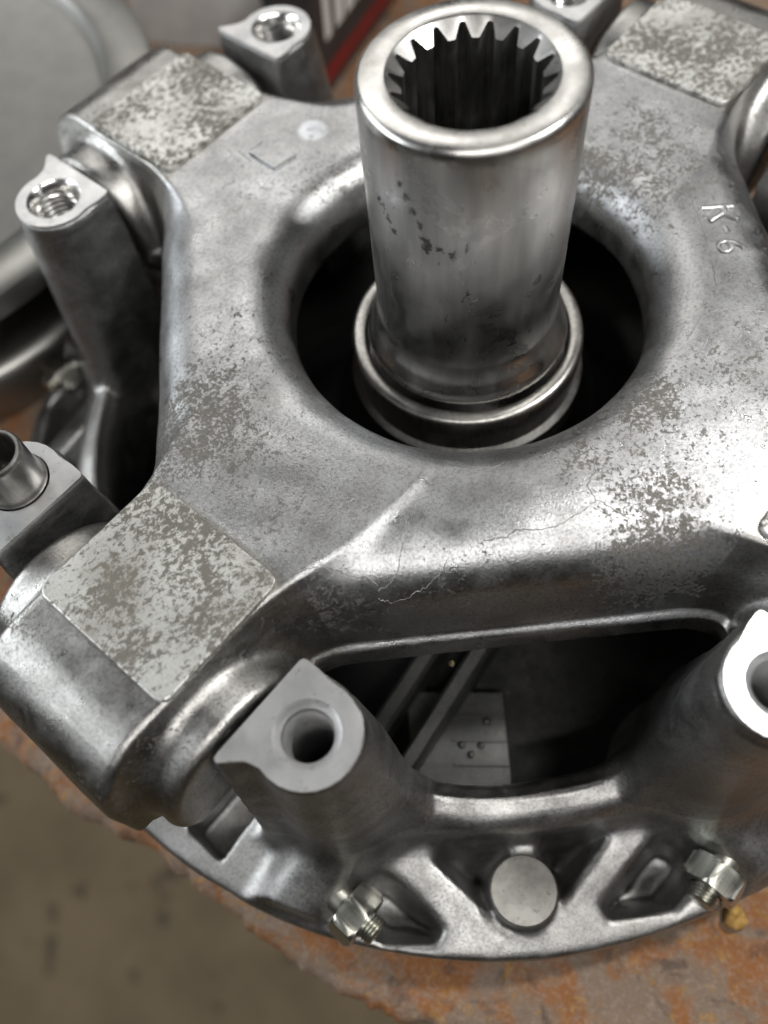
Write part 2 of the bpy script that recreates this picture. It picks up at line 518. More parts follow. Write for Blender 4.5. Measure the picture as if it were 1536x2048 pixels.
ZB = -9.3
def build_bench():
    A = np.array([-12.0, -9.6]); B = np.array([-2.8, -14.9])
    d = (B - A) / np.linalg.norm(B - A); nin = np.array([-d[1], d[0]])   # into the bench
    s = np.concatenate([np.linspace(-70, -12, 40), np.linspace(-11.7, 26, 420), np.linspace(27, 90, 40)])
    prof = [(0.5, -6.0), (0.35, -3.2), (0.1, -1.6), (0.0, -0.9), (0.05, -0.45), (0.22, -0.14), (0.5, -0.02), (0.9, 0.0)]
    tt = list(np.linspace(1.2, 8, 40)) + list(np.linspace(9, 50, 40)) + [60, 75, 95]
    prof += [(x, 0.0) for x in tt]
    pr = np.array(prof)
    n, m = len(s), len(pr)
    V = np.zeros((n, m, 3))
    rb = np.random.default_rng(4)
    wob = np.zeros_like(s)
    for k in range(26):
        fq = 0.25 * 1.22 ** k
        wob += np.sin(s * fq * rb.uniform(0.8, 1.2) + rb.uniform(0, 6.28)) * 0.16 / fq ** 0.55 * rb.uniform(0.2, 1)
    wob = wob * 0.45 + 0.02 * (s - 5)**2 * (abs(s - 5) < 12) * 0.25
    for i in range(n):
        t = pr[:, 0] + wob[i] * np.exp(-pr[:, 0] / 2.5)
        V[i, :, 0] = A[0] + d[0] * s[i] + nin[0] * t
        V[i, :, 1] = A[1] + d[1] * s[i] + nin[1] * t
        V[i, :, 2] = ZB + pr[:, 1]
    V = V.reshape(-1, 3)
    edge = np.exp(-np.tile(pr[:, 0], n) / 1.4)
    amp = 0.02 + 0.12 * edge
    V[:, 2] += wav(V, 3, 1.6, 1.0) * amp * 0.6 - 0.10 * edge
    V[:, 2] = np.minimum(V[:, 2], ZB + 0.02 + 0.0 * edge)
    V[:, 0] += wav(V, 5, 2.2, 0.05) * edge
    V[:, 1] += wav(V, 6, 2.2, 0.05) * edge
    I = np.arange(n - 1)[:, None] * m + np.arange(m - 1)[None]
    Q = np.stack([I, I + m, I + m + 1, I + 1], -1).reshape(-1, 4)
    o = mesh_obj('workbench', V, Q, M['rust'])
    tag(o, 'rust-flaked workbench top with a crumbling orange edge under the clutch unit', 'workbench')
    return o
build_bench()

# ------------------------------------------------------------------ the clutch unit
unit = thing('clutch_unit', 'grey cast aluminium clutch unit with a polished splined sleeve standing in its hub', 'clutch', (0, 0, 0), PHI)

# --- upper casting: hub ring with four arms
H1 = 0.062
def build_spider():
    n = int(14.2 / H1)
    ax = (np.arange(n + 1) * H1).astype(np.float32)
    zz = np.arange(-4.0, 0.36, H1).astype(np.float32)
    U, Vv, Z = np.meshgrid(ax, ax, zz, indexing='ij', sparse=True)
    a = np.maximum(U, Vv); b = np.minimum(U, Vv)
    R = np.sqrt(U * U + Vv * Vv)
    diag = (U + Vv) / np.float32(math.sqrt(2))
    # hub plate, square between the arms; facets fall away gently from the arm bands
    band = smax(b - 1.62, 0 * b, 0.15)
    gs = np.clip((U - Vv + 0.6) / 3.0, 0, 1); gs = gs * gs * (3 - 2 * gs)
    ztop = -0.09 - gs * (0.025 + 0.02 * np.clip(band, 0, 1.2) + 0.04 * np.clip(diag - 5.2, 0, 2) * np.clip(band, 0, 1))
    side = diag - (7.42 + 0.14 * np.clip(-Z - 1.3, 0, 3)) - 0.15 * np.clip((-Z - 2.45) / 0.12, 0, 1)
    hub = rmax((Z - ztop) + 0 * R, side + 0 * Z, 1.25)
    hub = np.maximum(hub, -3.15 - Z)
    # arm beam
    hw = 1.80 + 0.10 * (-Z)
    top = rmax(Z + 0.09 + 0 * a, a - 13.45 - 0.03 * Z, 1.75)
    beam = rmax(top, b - hw, 0.16)
    beam = np.maximum(beam, -3.0 - Z)
    # the cheeks either side: short round barrels across the arm
    br = np.sqrt((a - 10.85) ** 2 + (Z + 2.40) ** 2) - 1.93
    cheek = rmax(br + 0 * b, b - 2.82 + 0 * Z, 0.22)
    cheek = np.maximum(cheek, -3.35 - Z)
    arm = smin(beam, cheek, 0.42)
    F = smin(hub, arm, 0.95)
    # hub hole with a wide rolled lip
    F = np.maximum(F, Z + 0.10)
    F = rmax(F, 4.20 - R + 0.0 * Z, 1.05)
    # undercut shell so that it is hollow from below
    cav = rmax(diag - 6.5 + 0 * Z, Z + 1.75 + 0.10 * np.clip(R - 4.1, 0, 3), 0.4)
    F = np.maximum(F, -cav)
    F = mirror4(F.astype(np.float32))
    V, Q = surface_nets(F, (-n * H1, -n * H1, -4.0), H1)
    V = relax(V, Q, 2, 0.4)
    N = vnormals(V, Q)
    disp = wav(V, 21, 0.9, 0.010) + wav(V, 22, 2.6, 0.005)
    bnd = np.clip(np.minimum(abs(V[:, 0]), abs(V[:, 1])) - 1.62, 0, 1.2); dia = (abs(V[:, 0]) + abs(V[:, 1])) / math.sqrt(2)
    au, av = abs(V[:, 0]), abs(V[:, 1])
    gs = np.clip((au - av + 0.6) / 3.0, 0, 1); gs = gs * gs * (3 - 2 * gs)
    lift = gs * (0.015 + 0.02 * bnd + 0.04 * np.clip(dia - 5.2, 0, 2) * np.clip(bnd, 0, 1))
    keep = ((V[:, 0] > 0) & (V[:, 1] > 0)).astype(float)
    inb = np.clip((np.minimum(abs(V[:, 0]), abs(V[:, 1])) - 1.35) / 0.4, 0, 1)
    wz = np.clip((N[:, 2] - 0.55) / 0.4, 0, 1) * np.clip((V[:, 2] + 1.0) / 0.5, 0, 1) * np.clip((8.0 - np.maximum(abs(V[:, 0]), abs(V[:, 1]))) / 0.8, 0, 1)
    V[:, 2] += lift * (1 - keep) * inb * wz
    Am = np.maximum(abs(V[:, 0]), abs(V[:, 1])); disp[(Am > 8) & (V[:, 2] > -0.3)] *= 0.3
    V = V + N * disp[:, None]
    N = vnormals(V, Q)
    cen = V[Q].mean(1)
    A = np.maximum(abs(cen[:, 0]), abs(cen[:, 1]))
    is_arm = A > 8.02
    body = submesh('hub_casting', V, Q, N, ~is_arm, M['spider'], unit)
    arms = []
    dirs = [(1, 0), (0, 1), (-1, 0), (0, -1)]
    for du, dv in dirs:
        m = is_arm & (cen[:, 0] * du + cen[:, 1] * dv > 8.0) & (abs(cen[:, 0] * dv - cen[:, 1] * du) < 8.0)
        arms.append(submesh('arm', V, Q, N, m, M['arm'], unit))
    return body, arms
hub_body, arms = build_spider()

# machined rest pads, one on each arm
pad_out = round_rect(8.15, 11.27, -1.79, 1.79, 0.24)
pv, pf = rounded_poly_prism(pad_out, -0.5, 0.0, 0.035)
pads = []
for i, arm in enumerate(arms):
    c, s = [(1, 0), (0, 1), (-1, 0), (0, -1)][i]
    vv = [(x * c - y * s, x * s + y * c, z) for x, y, z in pv]
    pads.append(mesh_obj('machined_pad', vv, pf, M['pad'], arm, False))

# --- housing underneath
H2 = 0.078
def build_housing():
    n = int(14.3 / H2)
    ax = (np.arange(n + 1) * H2).astype(np.float32)
    z0 = ZB - 0.1
    zz = np.arange(z0, 0.2, H2).astype(np.float32)
    U, Vv, Z = np.meshgrid(ax, ax, zz, indexing='ij', sparse=True)
    a = np.maximum(U, Vv); b = np.minimum(U, Vv)
    R = np.sqrt(U * U + Vv * Vv)
    # wall with a saddle between the posts
    ring = np.abs(R - 10.88) - 0.36
    wall = rmax(ring + 0 * Z, Z + 5.75 + 0 * R, 0.32)
    # posts: tear-drop plan with a flat face towards the arm
    dep = np.clip(-Z - 0.15, 0, 8)
    c1 = np.sqrt((a - 9.97) ** 2 + (b - 4.12) ** 2) - 1.0
    c2 = box2(a, b, 9.78, 3.6, 0.80, 0.52, 0.1)
    fin = box2(a, b, 10.4, 3.10, 0.96, 0.20, 0.06)
    plan = smin(smin(c1, c2, 0.25), fin, 0.55)
    post = plan - 0.085 * dep
    post = np.maximum(post, 3.10 - b)
    post = rmax(post, Z + 0.15 + 0 * a, 0.05)
    # the web that runs from each post down into the saddle
    th = np.arctan2(b, np.maximum(a, 1e-3))
    webz = -1.6 - 36 * np.clip(th - 0.47, 0, 0.12)
    web = rmax(np.abs(R - 10.6 + 0.0 * Z) - 0.42 + 0 * Z, (Z - webz) * 0.25 + 0 * R, 0.2)
    web = np.maximum(web, 3.1 - b)
    F = smin(wall, post, 1.0)
    F = smin(F, web, 0.7)
    F = np.maximum(F, np.where(Z > -5.6, 3.10 - b, -9.0))     # clear slot for the arm
    # ledge, rim
    slope = -6.55 - 0.34 * np.clip(R - 11.2, 0, 3)
    fl = np.maximum(R - 13.86, 10.5 - R)
    L = rmax(fl + 0 * Z, Z - slope + 0 * R, 0.12)
    uu, vv = U, Vv
    pockets = [[(10.72, 5.45), (10.68, 6.6), (10.82, 7.65), (11.1, 7.7), (11.9, 6.75), (12.0, 5.45)],
               [(8.6, 6.8), (9.3, 6.55), (9.75, 6.6), (9.86, 8.95), (9.66, 9.1), (9.1, 8.4), (8.3, 7.7), (8.2, 7.4)],
               [(6.7, 8.75), (7.4, 8.1), (7.75, 8.15), (8.45, 8.8), (9.25, 9.25), (9.1, 9.42), (6.7, 9.40)],
               [(5.4, 10.3), (8.0, 10.22), (8.1, 10.5), (7.0, 11.5), (5.4, 11.7)]]
    for pk in pockets:
        pd = poly2(uu, vv, pk) - 0.04
        cut = np.maximum(pd + 0.22 * np.clip(slope - Z, 0, 2), -9.0 - Z)
        L = smax(L, -cut, 0.22)
    # round boss between the ribs
    bo = np.sqrt((uu - 8.97) ** 2 + (vv - 8.62) ** 2) - 0.76 - 0.06 * np.clip(-6.65 - Z, 0, 2)
    boss = rmax(bo + 0 * Z, Z + 6.65 + 0 * R, 0.06)
    neck = np.maximum(seg2(uu, vv, 7.9, 7.7, 10.0, 9.5)[0] - 0.20, np.maximum(Z + 7.5, R - 13.6))
    L = smin(L, smin(boss, neck, 0.3), 0.22)
    # bolt lugs: rounded ridges falling from the post to the rim
    lz = -5.6 - 0.62 * np.clip(a - 10.8, 0, 4)
    lug = rmax(np.abs(b - 4.55) - 0.72 - 0.25 * np.clip(lz - Z, 0, 2) + 0 * a, Z - lz + 0 * b, 0.6)
    lug = np.maximum(np.maximum(lug, 10.3 - a), R - 13.6)
    L = smin(L, lug, 0.45)
    # inclined deck just outside the wall so that ledge and wall flow together
    deck = np.maximum(np.maximum(R - 11.9, 10.7 - R) + 0 * Z, (Z + 6.75 + 2.2 * (R - 11.1)) * 0.41)
    L = smin(L, deck, 0.4)
    # slot below each arm
    L = np.maximum(L, -np.maximum(np.maximum(box2(a, b, 12.0, 2.0, 1.05, 0.62, 0.1) + 0 * Z, Z - 0), -8.9 - Z))
    F = smin(F, L, 0.4)
    # keep the bore of the casting clear, open the slot band under the arms
    F = np.maximum(F, 9.0 - R + 0 * Z)
    F = np.maximum(F, Z + 0.15)
    # bolt holes in the posts
    hole = np.sqrt((a - 9.97) ** 2 + (b - 4.12) ** 2)
    rad = 0.53 + 0.16 * np.clip((Z + 0.36) / 0.2, 0, 1)
    F = np.maximum(F, -np.maximum(hole - rad, -6.7 - Z))
    F = np.maximum(F, ZB + 0.02 - Z)
    F = mirror4(F.astype(np.float32))
    V, Q = surface_nets(F, (-n * H2, -n * H2, z0), H2)
    flat = (abs(V[:, 2] + 0.15) < 0.06)
    Vr = relax(V, Q, 2, 0.4)
    Vr[flat, 2] = V[flat, 2]
    V = Vr
    N = vnormals(V, Q)
    disp = wav(V, 31, 0.9, 0.02) + wav(V, 32, 3.0, 0.008)
    disp[V[:, 2] > -0.4] *= 0.15
    V = V + N * disp[:, None]
    N = vnormals(V, Q)
    cen = V[Q].mean(1)
    A = np.maximum(abs(cen[:, 0]), abs(cen[:, 1])); Bm = np.minimum(abs(cen[:, 0]), abs(cen[:, 1]))
    rr = np.hypot(cen[:, 0], cen[:, 1]); th = np.degrees(np.arctan2(Bm, A))
    is_post = (cen[:, 2] > -5.6 + 0.0 * th) & (th < 33) & (th > 12) & (rr < 12.4)
    hou = submesh('housing', V, Q, N, ~is_post, M['housing'], unit)
    posts = {}
    for k, (du, dv) in enumerate([(1, 0), (0, 1), (-1, 0), (0, -1)]):
        lon = cen[:, 0] * du + cen[:, 1] * dv
        lat = -cen[:, 0] * dv + cen[:, 1] * du
        for s in (1, -1):
            m = is_post & (lon > 5.5) & (lon >= abs(lat)) & (lat * s > 0)
            posts[k, s] = submesh('post', V, Q, N, m, M['post'], unit)
    return hou, posts
housing, posts = build_housing()

def arm_frame(k, lon, lat):
    du, dv = [(1, 0), (0, 1), (-1, 0), (0, -1)][k]
    return lon * du - lat * dv, lon * dv + lat * du

# milled faces and bores on the posts
def post_plan(inset=0.03):
    pts = []
    xs = [(9.02, 3.12), (11.28, 3.12), (11.36, 3.17), (11.33, 3.28), (11.15, 3.42), (11.0, 3.60), (10.93, 3.85)]
    pts += xs
    for i in range(0, 17):
        t = math.radians(-14 + (194 - -14) * i / 16)
        pts.append((9.97 + 0.985 * math.cos(t), 4.12 + 0.985 * math.sin(t)))
    pts += [(8.97, 3.5), (8.98, 3.2)]
    return pts

def annular_face(outline, c, r, z, nseg=48):
    """flat plate with a round hole: fan strips between the outline and the hole"""
    o = np.array(outline); ang = np.arctan2(o[:, 1] - c[1], o[:, 0] - c[0])
    ts = np.linspace(-math.pi, math.pi, nseg, endpoint=False)
    verts = []
    for t in ts:
        dx, dy = math.cos(t), math.sin(t)
        best = None
        for i in range(len(o)):
            p, q = o[i - 1] - c, o[i] - c
            ex, ey = q - p
            den = dx * ey - dy * ex
            if abs(den) < 1e-9: continue
            k = (p[0] * ey - p[1] * ex) / den
            s = (p[0] * dy - p[1] * dx) / den
            if k > 0 and -1e-6 <= s <= 1 + 1e-6: best = k if best is None else min(best, k)
        verts.append((c[0] + dx * best, c[1] + dy * best, z))
        verts.append((c[0] + dx * r, c[1] + dy * r, z))
    faces = [(2 * i, 2 * ((i + 1) % nseg), 2 * ((i + 1) % nseg) + 1, 2 * i + 1) for i in range(nseg)]
    return verts, faces

fv, ff = annular_face(post_plan(), np.array((9.97, 4.12)), 0.70, -0.10, 120)
fvp, _ = annular_face(post_plan(), np.array((9.97, 4.12)), 0.625, -0.10, 120)
fz = [(x, y, -0.22) for x, y, z in fv[0::2]]                    # a real plate: rim skirt down into the post
nb_ = len(fv)
ff2 = list(ff) + [(2 * i, nb_ + i, nb_ + (i + 1) % 120, 2 * ((i + 1) % 120)) for i in range(120)]
fv2 = list(fv) + fz
fv2p = list(fvp) + fz

def thread_profile(depth=2.5):
    pr = [(0.70, -0.10), (0.665, -0.13), (0.60, -0.22), (0.55, -0.34)]
    z = -0.36
    while z > -depth:
        pr += [(0.545, z), (0.475, z - 0.055), (0.475, z - 0.075), (0.545, z - 0.13)]
        z -= 0.145
    pr += [(0.45, z), (0.45, -4.4), (0.0, -4.5)]
    return pr
def plain_profile(depth=2.3):
    return [(0.625, -0.10), (0.61, -0.115), (0.50, -0.20), (0.48, -0.25), (0.475, -0.32)] + \
           [(0.47 - (0.022 if i % 2 else 0), -0.36 - 0.05 * i) for i in range(70)] + [(0.49, -4.4), (0.49, -6.4), (0.0, -6.5)]

for (k, s), post in posts.items():
    def tr(p):
        u, v = arm_frame(k, p[0], p[1] * s)
        return (u, v, p[2])
    fl_ = [tuple(f) if s > 0 else tuple(reversed(f)) for f in ff2]
    mesh_obj('milled_face', [tr(p) for p in (fv2p if (k, s) in ((0, 1), (1, -1)) else fv2)], fl_, M['face'], post, True, sharp=30)
    has_dowel = (k, s) == (0, -1)
    plain = (k, s) in ((0, 1), (1, -1))
    tv, tf = lathe(plain_profile() if plain else thread_profile(), 56, (9.97, 4.12))
    if not plain and not has_dowel:       # give the thread its pitch
        tv = [(x, y, z + (0.145 * math.atan2(y - 4.12, x - 9.97) / (2 * math.pi) if z < -0.36 else 0)) for x, y, z in tv]
    tf = [tuple(f) if s > 0 else tuple(reversed(f)) for f in tf]
    mesh_obj('bolt_bore' if plain else 'threaded_bore', [tr(p) for p in tv], tf, M['face'] if plain else M['thread'], post, True, sharp=35)
    if has_dowel:
        dv_, df = lathe([(0.66, -0.11), (0.67, -0.06), (0.63, -0.02), (0.615, 0.02), (0.60, 0.06), (0.60, 0.93), (0.585, 0.99), (0.55, 1.03), (0.50, 1.03), (0.475, 1.0), (0.465, 0.94), (0.465, -1.0)], 80, (9.97, 4.12))
        df = [tuple(reversed(f)) for f in df]
        o = mesh_obj('dowel_sleeve', [tr(p) for p in dv_], df, M['ring'], post, True, sharp=40)
        o['label'] = 'hollow steel dowel sleeve'

# boss faces
for k in range(4):
    su, sv = [(1, 1), (-1, 1), (-1, -1), (1, -1)][k]
    pr = [(0.0, -6.60)] + [(0.25 + 0.045 * i, -6.60 + (0.003 if i % 2 else 0)) for i in range(11)] + [(0.735, -6.60), (0.765, -6.64), (0.77, -6.8)]
    bv, bf = lathe(pr, 64, (8.97 * su, 8.62 * sv))
    mesh_obj('boss_face', bv, [tuple(reversed(f)) for f in bf], M['boss'], housing, True, sharp=50)

# --- bolts and nuts through the lugs, four corners, two each
def hex_nut_mesh(af=1.22, t=0.62):
    R = af / math.sqrt(3)
    verts, faces = [], []
    n = 48
    rows = [(-t / 2, 0.0), (-t / 2, 0.88), (-t / 2 + 0.07, 1.0), (t / 2 - 0.07, 1.0), (t / 2, 0.88), (t / 2, 0.62)]
    def hexr(ang):
        m = (ang % (math.pi / 3)) - math.pi / 6
        return (af / 2) / math.cos(m)
    for z, f in rows:
        for i in range(n):
            ang = 2 * math.pi * i / n
            hr = hexr(ang)
            r = hr if f == 1.0 else min(hr, af / 2 * 1.0 + (0.02 if f > 0.8 else 0)) * (f if f < 0.8 else 1.0)
            if f == 1.0:
                r = hr
            verts.append((r * math.cos(ang), r * math.sin(ang), z))
    # the corner chamfers: pull the corners of the two 1.0 rows back a little along z
    m = len(rows)
    for k in range(m - 1):
        for i in range(n):
            j = (i + 1) % n
            faces.append((k * n + i, k * n + j, (k + 1) * n + j, (k + 1) * n + i))
    out = []
    for idx, (x, y, z) in enumerate(verts):
        row = idx // n; i = idx % n
        if row in (2, 3):
            ang = 2 * math.pi * i / n
            ex = hexr(ang) - af / 2
            z += (0.55 * ex) * (1 if row == 2 else -1) - (0.03 if row == 2 else -0.03)
        out.append((x, y, z))
    return out, faces

def bolt_mesh(length=1.3, r=0.34):
    pr = [(0.0, -length / 2), (r, -length / 2 + 0.0), (r, 0.35)]
    z = 0.36
    while z < length / 2 - 0.08:
        pr += [(r, z), (r - 0.045, z + 0.04), (r, z + 0.08)]
        z += 0.085
    pr += [(r - 0.06, z + 0.04), (0.0, z + 0.04)]
    return lathe(pr, 40)

nv, nf = hex_nut_mesh()
bv, bf = bolt_mesh()
proto_nut = proto_bolt = None
ZNUT = -7.05
for k in range(4):
    for s in (1, -1):
        u, v = arm_frame(k, 11.82, 5.95 * s)
        du, dv = arm_frame(k, 0.0, 1.0 * s)
        if proto_bolt is None:
            ob = mesh_obj('bolt', bv, bf, M['plated'], unit, True, sharp=40)
            on = mesh_obj('hex_nut', nv, nf, M['plated'], ob, True, sharp=32)
            proto_bolt, proto_nut = ob, on
        else:
            ob = link(proto_bolt.copy()); ob.parent = unit
            on = link(proto_nut.copy()); on.parent = ob
        zax = Vector((du, dv, 0.0)).normalized()
        xax = Vector((0, 0, 1)) * math.cos(0.35 + 0.4 * k) + Vector((-dv, du, 0)) * math.sin(0.35 + 0.4 * k)
        yax = zax.cross(xax)
        ob.matrix_local = Matrix(((xax.x, yax.x, zax.x, u * S), (xax.y, yax.y, zax.y, v * S), (xax.z, yax.z, zax.z, ZNUT * S), (0, 0, 0, 1)))

# --- sleeve with internal splines
def build_sleeve():
    pr = [(1.545, 5.03), (1.58, 5.045), (2.0, 5.045), (2.02, 5.038), (2.088, 4.965), (2.10, 4.94)]
    pr += [(2.10, z) for z in np.linspace(4.7, -0.72, 14)]
    pr += [(2.105, -0.80), (2.15, -0.98), (2.22, -1.14), (2.29, -1.27), (2.30, -1.36), (2.345, -1.42), (2.35, -1.52), (2.40, -1.56), (2.415, -1.66), (2.40, -1.75), (2.34, -1.80), (2.30, -3.4)]
    v, f = lathe(pr, 160)
    o = mesh_obj('splined_sleeve', v, [tuple(reversed(q)) for q in f], M['steel'], unit, True, sharp=50)
    T = 18
    rc, rr_ = 1.27, 1.49
    verts, faces = [], []
    cols = []
    for t in range(T):
        p = 2 * math.pi / T
        c0 = t * p + 0.08
        for fr, r in ((-0.34, rc), (-0.12, rr_ - 0.02), (-0.07, rr_), (0.07, rr_), (0.12, rr_ - 0.02), (0.34, rc), (0.42, rc - 0.005), (0.58, rc - 0.005)):
            cols.append((c0 + fr * p, r))
    n = len(cols)
    for ang, r in cols:
        zs = 5.025 - (1.58 - r) * 0.8
        for rad, z in ((1.565, 5.03), (1.545, 5.015), (r, zs), (r, zs - 1.0), (r, 2.0), (r, -3.0)):
            verts.append((rad * math.cos(ang), rad * math.sin(ang), z))
    m = 6
    for i in range(n):
        j = (i + 1) % n
        for k in range(m - 1):
            faces.append((i * m + k, i * m + k + 1, j * m + k + 1, j * m + k))
    faces = [tuple(reversed(q)) for q in faces]
    # upper cone is bright where the broach cut it, the tooth flanks are coloured darker for the shade of the deep gaps
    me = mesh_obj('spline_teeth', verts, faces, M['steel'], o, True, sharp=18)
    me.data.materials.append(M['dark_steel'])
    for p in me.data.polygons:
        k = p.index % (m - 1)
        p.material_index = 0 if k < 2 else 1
    return o
build_sleeve()

# --- bearing and inner carrier
v, f = lathe([(2.44, -2.6), (2.45, -1.98), (2.48, -1.90), (2.53, -1.86), (2.74, -1.86), (2.81, -1.90), (2.84, -1.99), (2.84, -2.45), (2.80, -2.52), (2.80, -3.05), (2.95, -3.15)], 128)
br = mesh_obj('bearing_ring', v, [tuple(reversed(q)) for q in f], M['ring'], unit, True, sharp=45)
v, f = lathe([(2.5, -2.55), (2.2, -2.6)], 96)
mesh_obj('bearing_seal', v, f, M['dark_steel'], br, True)
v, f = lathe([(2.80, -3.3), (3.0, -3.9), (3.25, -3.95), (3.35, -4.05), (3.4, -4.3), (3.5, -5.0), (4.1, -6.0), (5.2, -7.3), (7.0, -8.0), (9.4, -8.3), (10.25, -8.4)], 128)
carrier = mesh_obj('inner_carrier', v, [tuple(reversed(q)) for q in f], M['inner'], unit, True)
# stiffening vanes inside, in line with the photo's front window and its three repeats
for k in range(4):
    for lat in (3.45, 4.5):
        pts = []
        p0 = (4.9 if abs(lat) < 4 else 4.3, lat * 0.97); p1 = (8.9, lat * 1.06)
        zt0, zt1 = -6.2, -6.9
        w = 0.24
        q = []
        for (x, y, zt) in ((p0[0], p0[1], zt0), (p1[0], p1[1], zt1)):
            for dy in (-w, w):
                for z in (-8.5, zt - 0.12):
                    q.append((*arm_frame(k, x, y + dy), z))
            for dy in (-w * 0.6, w * 0.6):
                q.append((*arm_frame(k, x, y + dy), zt))
        fcs = [(0, 1, 7, 6), (1, 4, 10, 7), (4, 5, 11, 10), (5, 3, 9, 11), (3, 2, 8, 9), (0, 2, 3, 5, 4, 1), (6, 7, 10, 11, 9, 8)]
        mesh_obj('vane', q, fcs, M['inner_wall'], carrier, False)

# casting date grid on the carrier floor
def grid_plaque():
    cu, cv = 6.75, 5.65
    e1 = Vector((-0.62, 0.78)); e2 = Vector((0.74, 0.67))
    def P(a, b): return (cu + e1.x * a + e2.x * b, cv + e1.y * a + e2.y * b)
    def bar(a0, b0, a1, b1, z0, z1, name):
        pts = [(*P(a0, b0),), (*P(a1, b0),), (*P(a1, b1),), (*P(a0, b1),)]
        vv = [(x, y, z0) for x, y in pts] + [(x, y, z1) for x, y in pts]
        return mesh_obj(name, vv, [(0, 1, 5, 4), (1, 2, 6, 5), (2, 3, 7, 6), (3, 0, 4, 7), (4, 5, 6, 7)], M['inner_wall'], carrier, False)
    bar(-1.75, -1.25, 0.75, 1.25, -8.4, -7.62, 'date_plate')  # plate widened to draw the lit patch; its edge stands for the shadow line
    for bb in (-0.62, 0.0, 0.62):
        bar(-0.65, bb - 0.035, 0.75, bb + 0.035, -7.64, -7.56, 'date_plate_line')
    for a_, b_ in ((-0.42, 0.12), (0.08, 0.12), (0.28, -0.5), (-0.2, 0.36)):
        x, y = P(a_, b_)
        dv2, df2 = lathe([(0.10, -7.65), (0.098, -7.59), (0.07, -7.55), (0.0, -7.535)], 16, (x, y))
        mesh_obj('date_dot', dv2, [tuple(reversed(q)) for q in df2] if False else df2, M['inner_wall'], carrier, True)
grid_plaque()

# --- raised casting marks on the hub
def stroke(name, pts, w, z, mat, parent, closed=False):
    """a raised rounded stroke lying on the surface (cm, hub plan coordinates)"""
    cu = bpy.data.curves.new(name, 'CURVE'); cu.dimensions = '3D'
    sp = cu.splines.new('POLY'); sp.points.add(len(pts) - 1)
    for q, (x, y) in zip(sp.points, pts):
        q.co = (x * S, y * S, z(x, y) * S if callable(z) else z * S, 1)
    sp.use_cyclic_u = closed
    cu.bevel_depth = w * S; cu.bevel_resolution = 3; cu.use_fill_caps = True
    tmp = bpy.data.objects.new(name, cu)
    me = bpy.data.meshes.new_from_object(tmp)
    bpy.data.objects.remove(tmp)
    for p in me.polygons: p.use_smooth = True
    me.materials.clear(); me.materials.append(mat)
    o = link(bpy.data.objects.new(name, me)); o.parent = parent
    return o

bpy.context.view_layer.update()
from mathutils.bvhtree import BVHTree
dg = bpy.context.evaluated_depsgraph_get()
bvh = BVHTree.FromObject(hub_body, dg)
def zsurf(x, y, default=-0.2):
    h = bvh.ray_cast(Vector((x * S, y * S, 0.05)), Vector((0, 0, -1)))
    return h[0].z / S if h[0] is not None else default

# "K-6": reading direction and upright in plan
Kc = np.array((-4.95, 3.50))
ed = np.array((0.87, 0.83)); ed /= np.linalg.norm(ed)          # along the line of text
eu = np.array((-0.62, 0.72)); eu /= np.linalg.norm(eu)         # letter up
def G(pts, o, sc=1.0): return [tuple(Kc + ed * (o + p[0] * sc) + eu * (p[1] * sc)) for p in pts]
def zs(x, y): return zsurf(x, y) - 0.02
letters = [[(-0.20, -0.36), (-0.20, 0.36)], [(-0.20, 0.16), (0.02, 0.12), (0.22, 0.38)], [(-0.02, 0.12), (0.22, -0.26)]]
for L in letters: stroke('raised_letter', G(L, 0.0), 0.085, zs, M['spider'], hub_body)
stroke('raised_letter', G([(-0.10, 0.02), (0.10, 0.05)], 0.53), 0.075, lambda x, y: zsurf(x, y) - 0.01, M['spider'], hub_body)
six = [(0.12, 0.30), (0.0, 0.24), (-0.12, 0.10), (-0.16, -0.06), (-0.12, -0.20), (0.0, -0.26), (0.12, -0.20), (0.15, -0.08), (0.08, 0.02), (-0.04, 0.03), (-0.14, -0.04)]
stroke('raised_letter', G(six, 1.02), 0.07, zs, M['spider'], hub_body)

# diamond and triangle marks
def plate_mark(name, pts, hgt):
    pts = list(pts)
    area2 = sum(pts[i - 1][0] * pts[i][1] - pts[i][0] * pts[i - 1][1] for i in range(len(pts)))
    if area2 < 0: pts.reverse()
    v, f = rounded_poly_prism([(x, y) for x, y in pts], -0.5, 0.0, 0.03)
    n = len(pts)
    v = [(x, y, (zsurf(x, y) + hgt if i >= n * 1 else zsurf(x, y) - 0.1) - (0.03 if n <= i < 2 * n else 0)) for i, (x, y, z) in enumerate(v)]
    return mesh_obj(name, v, f, M['spider'], hub_body, False)
plate_mark('diamond_mark', [(0.05, -6.98), (-0.83, -6.84), (-0.60, -5.92), (0.08, -6.04)], 0.085)
plate_mark('triangle_mark', [(0.14, -7.30), (-0.62, -7.20), (-0.45, -6.98), (-0.02, -7.02), (0.22, -6.72)], 0.04)

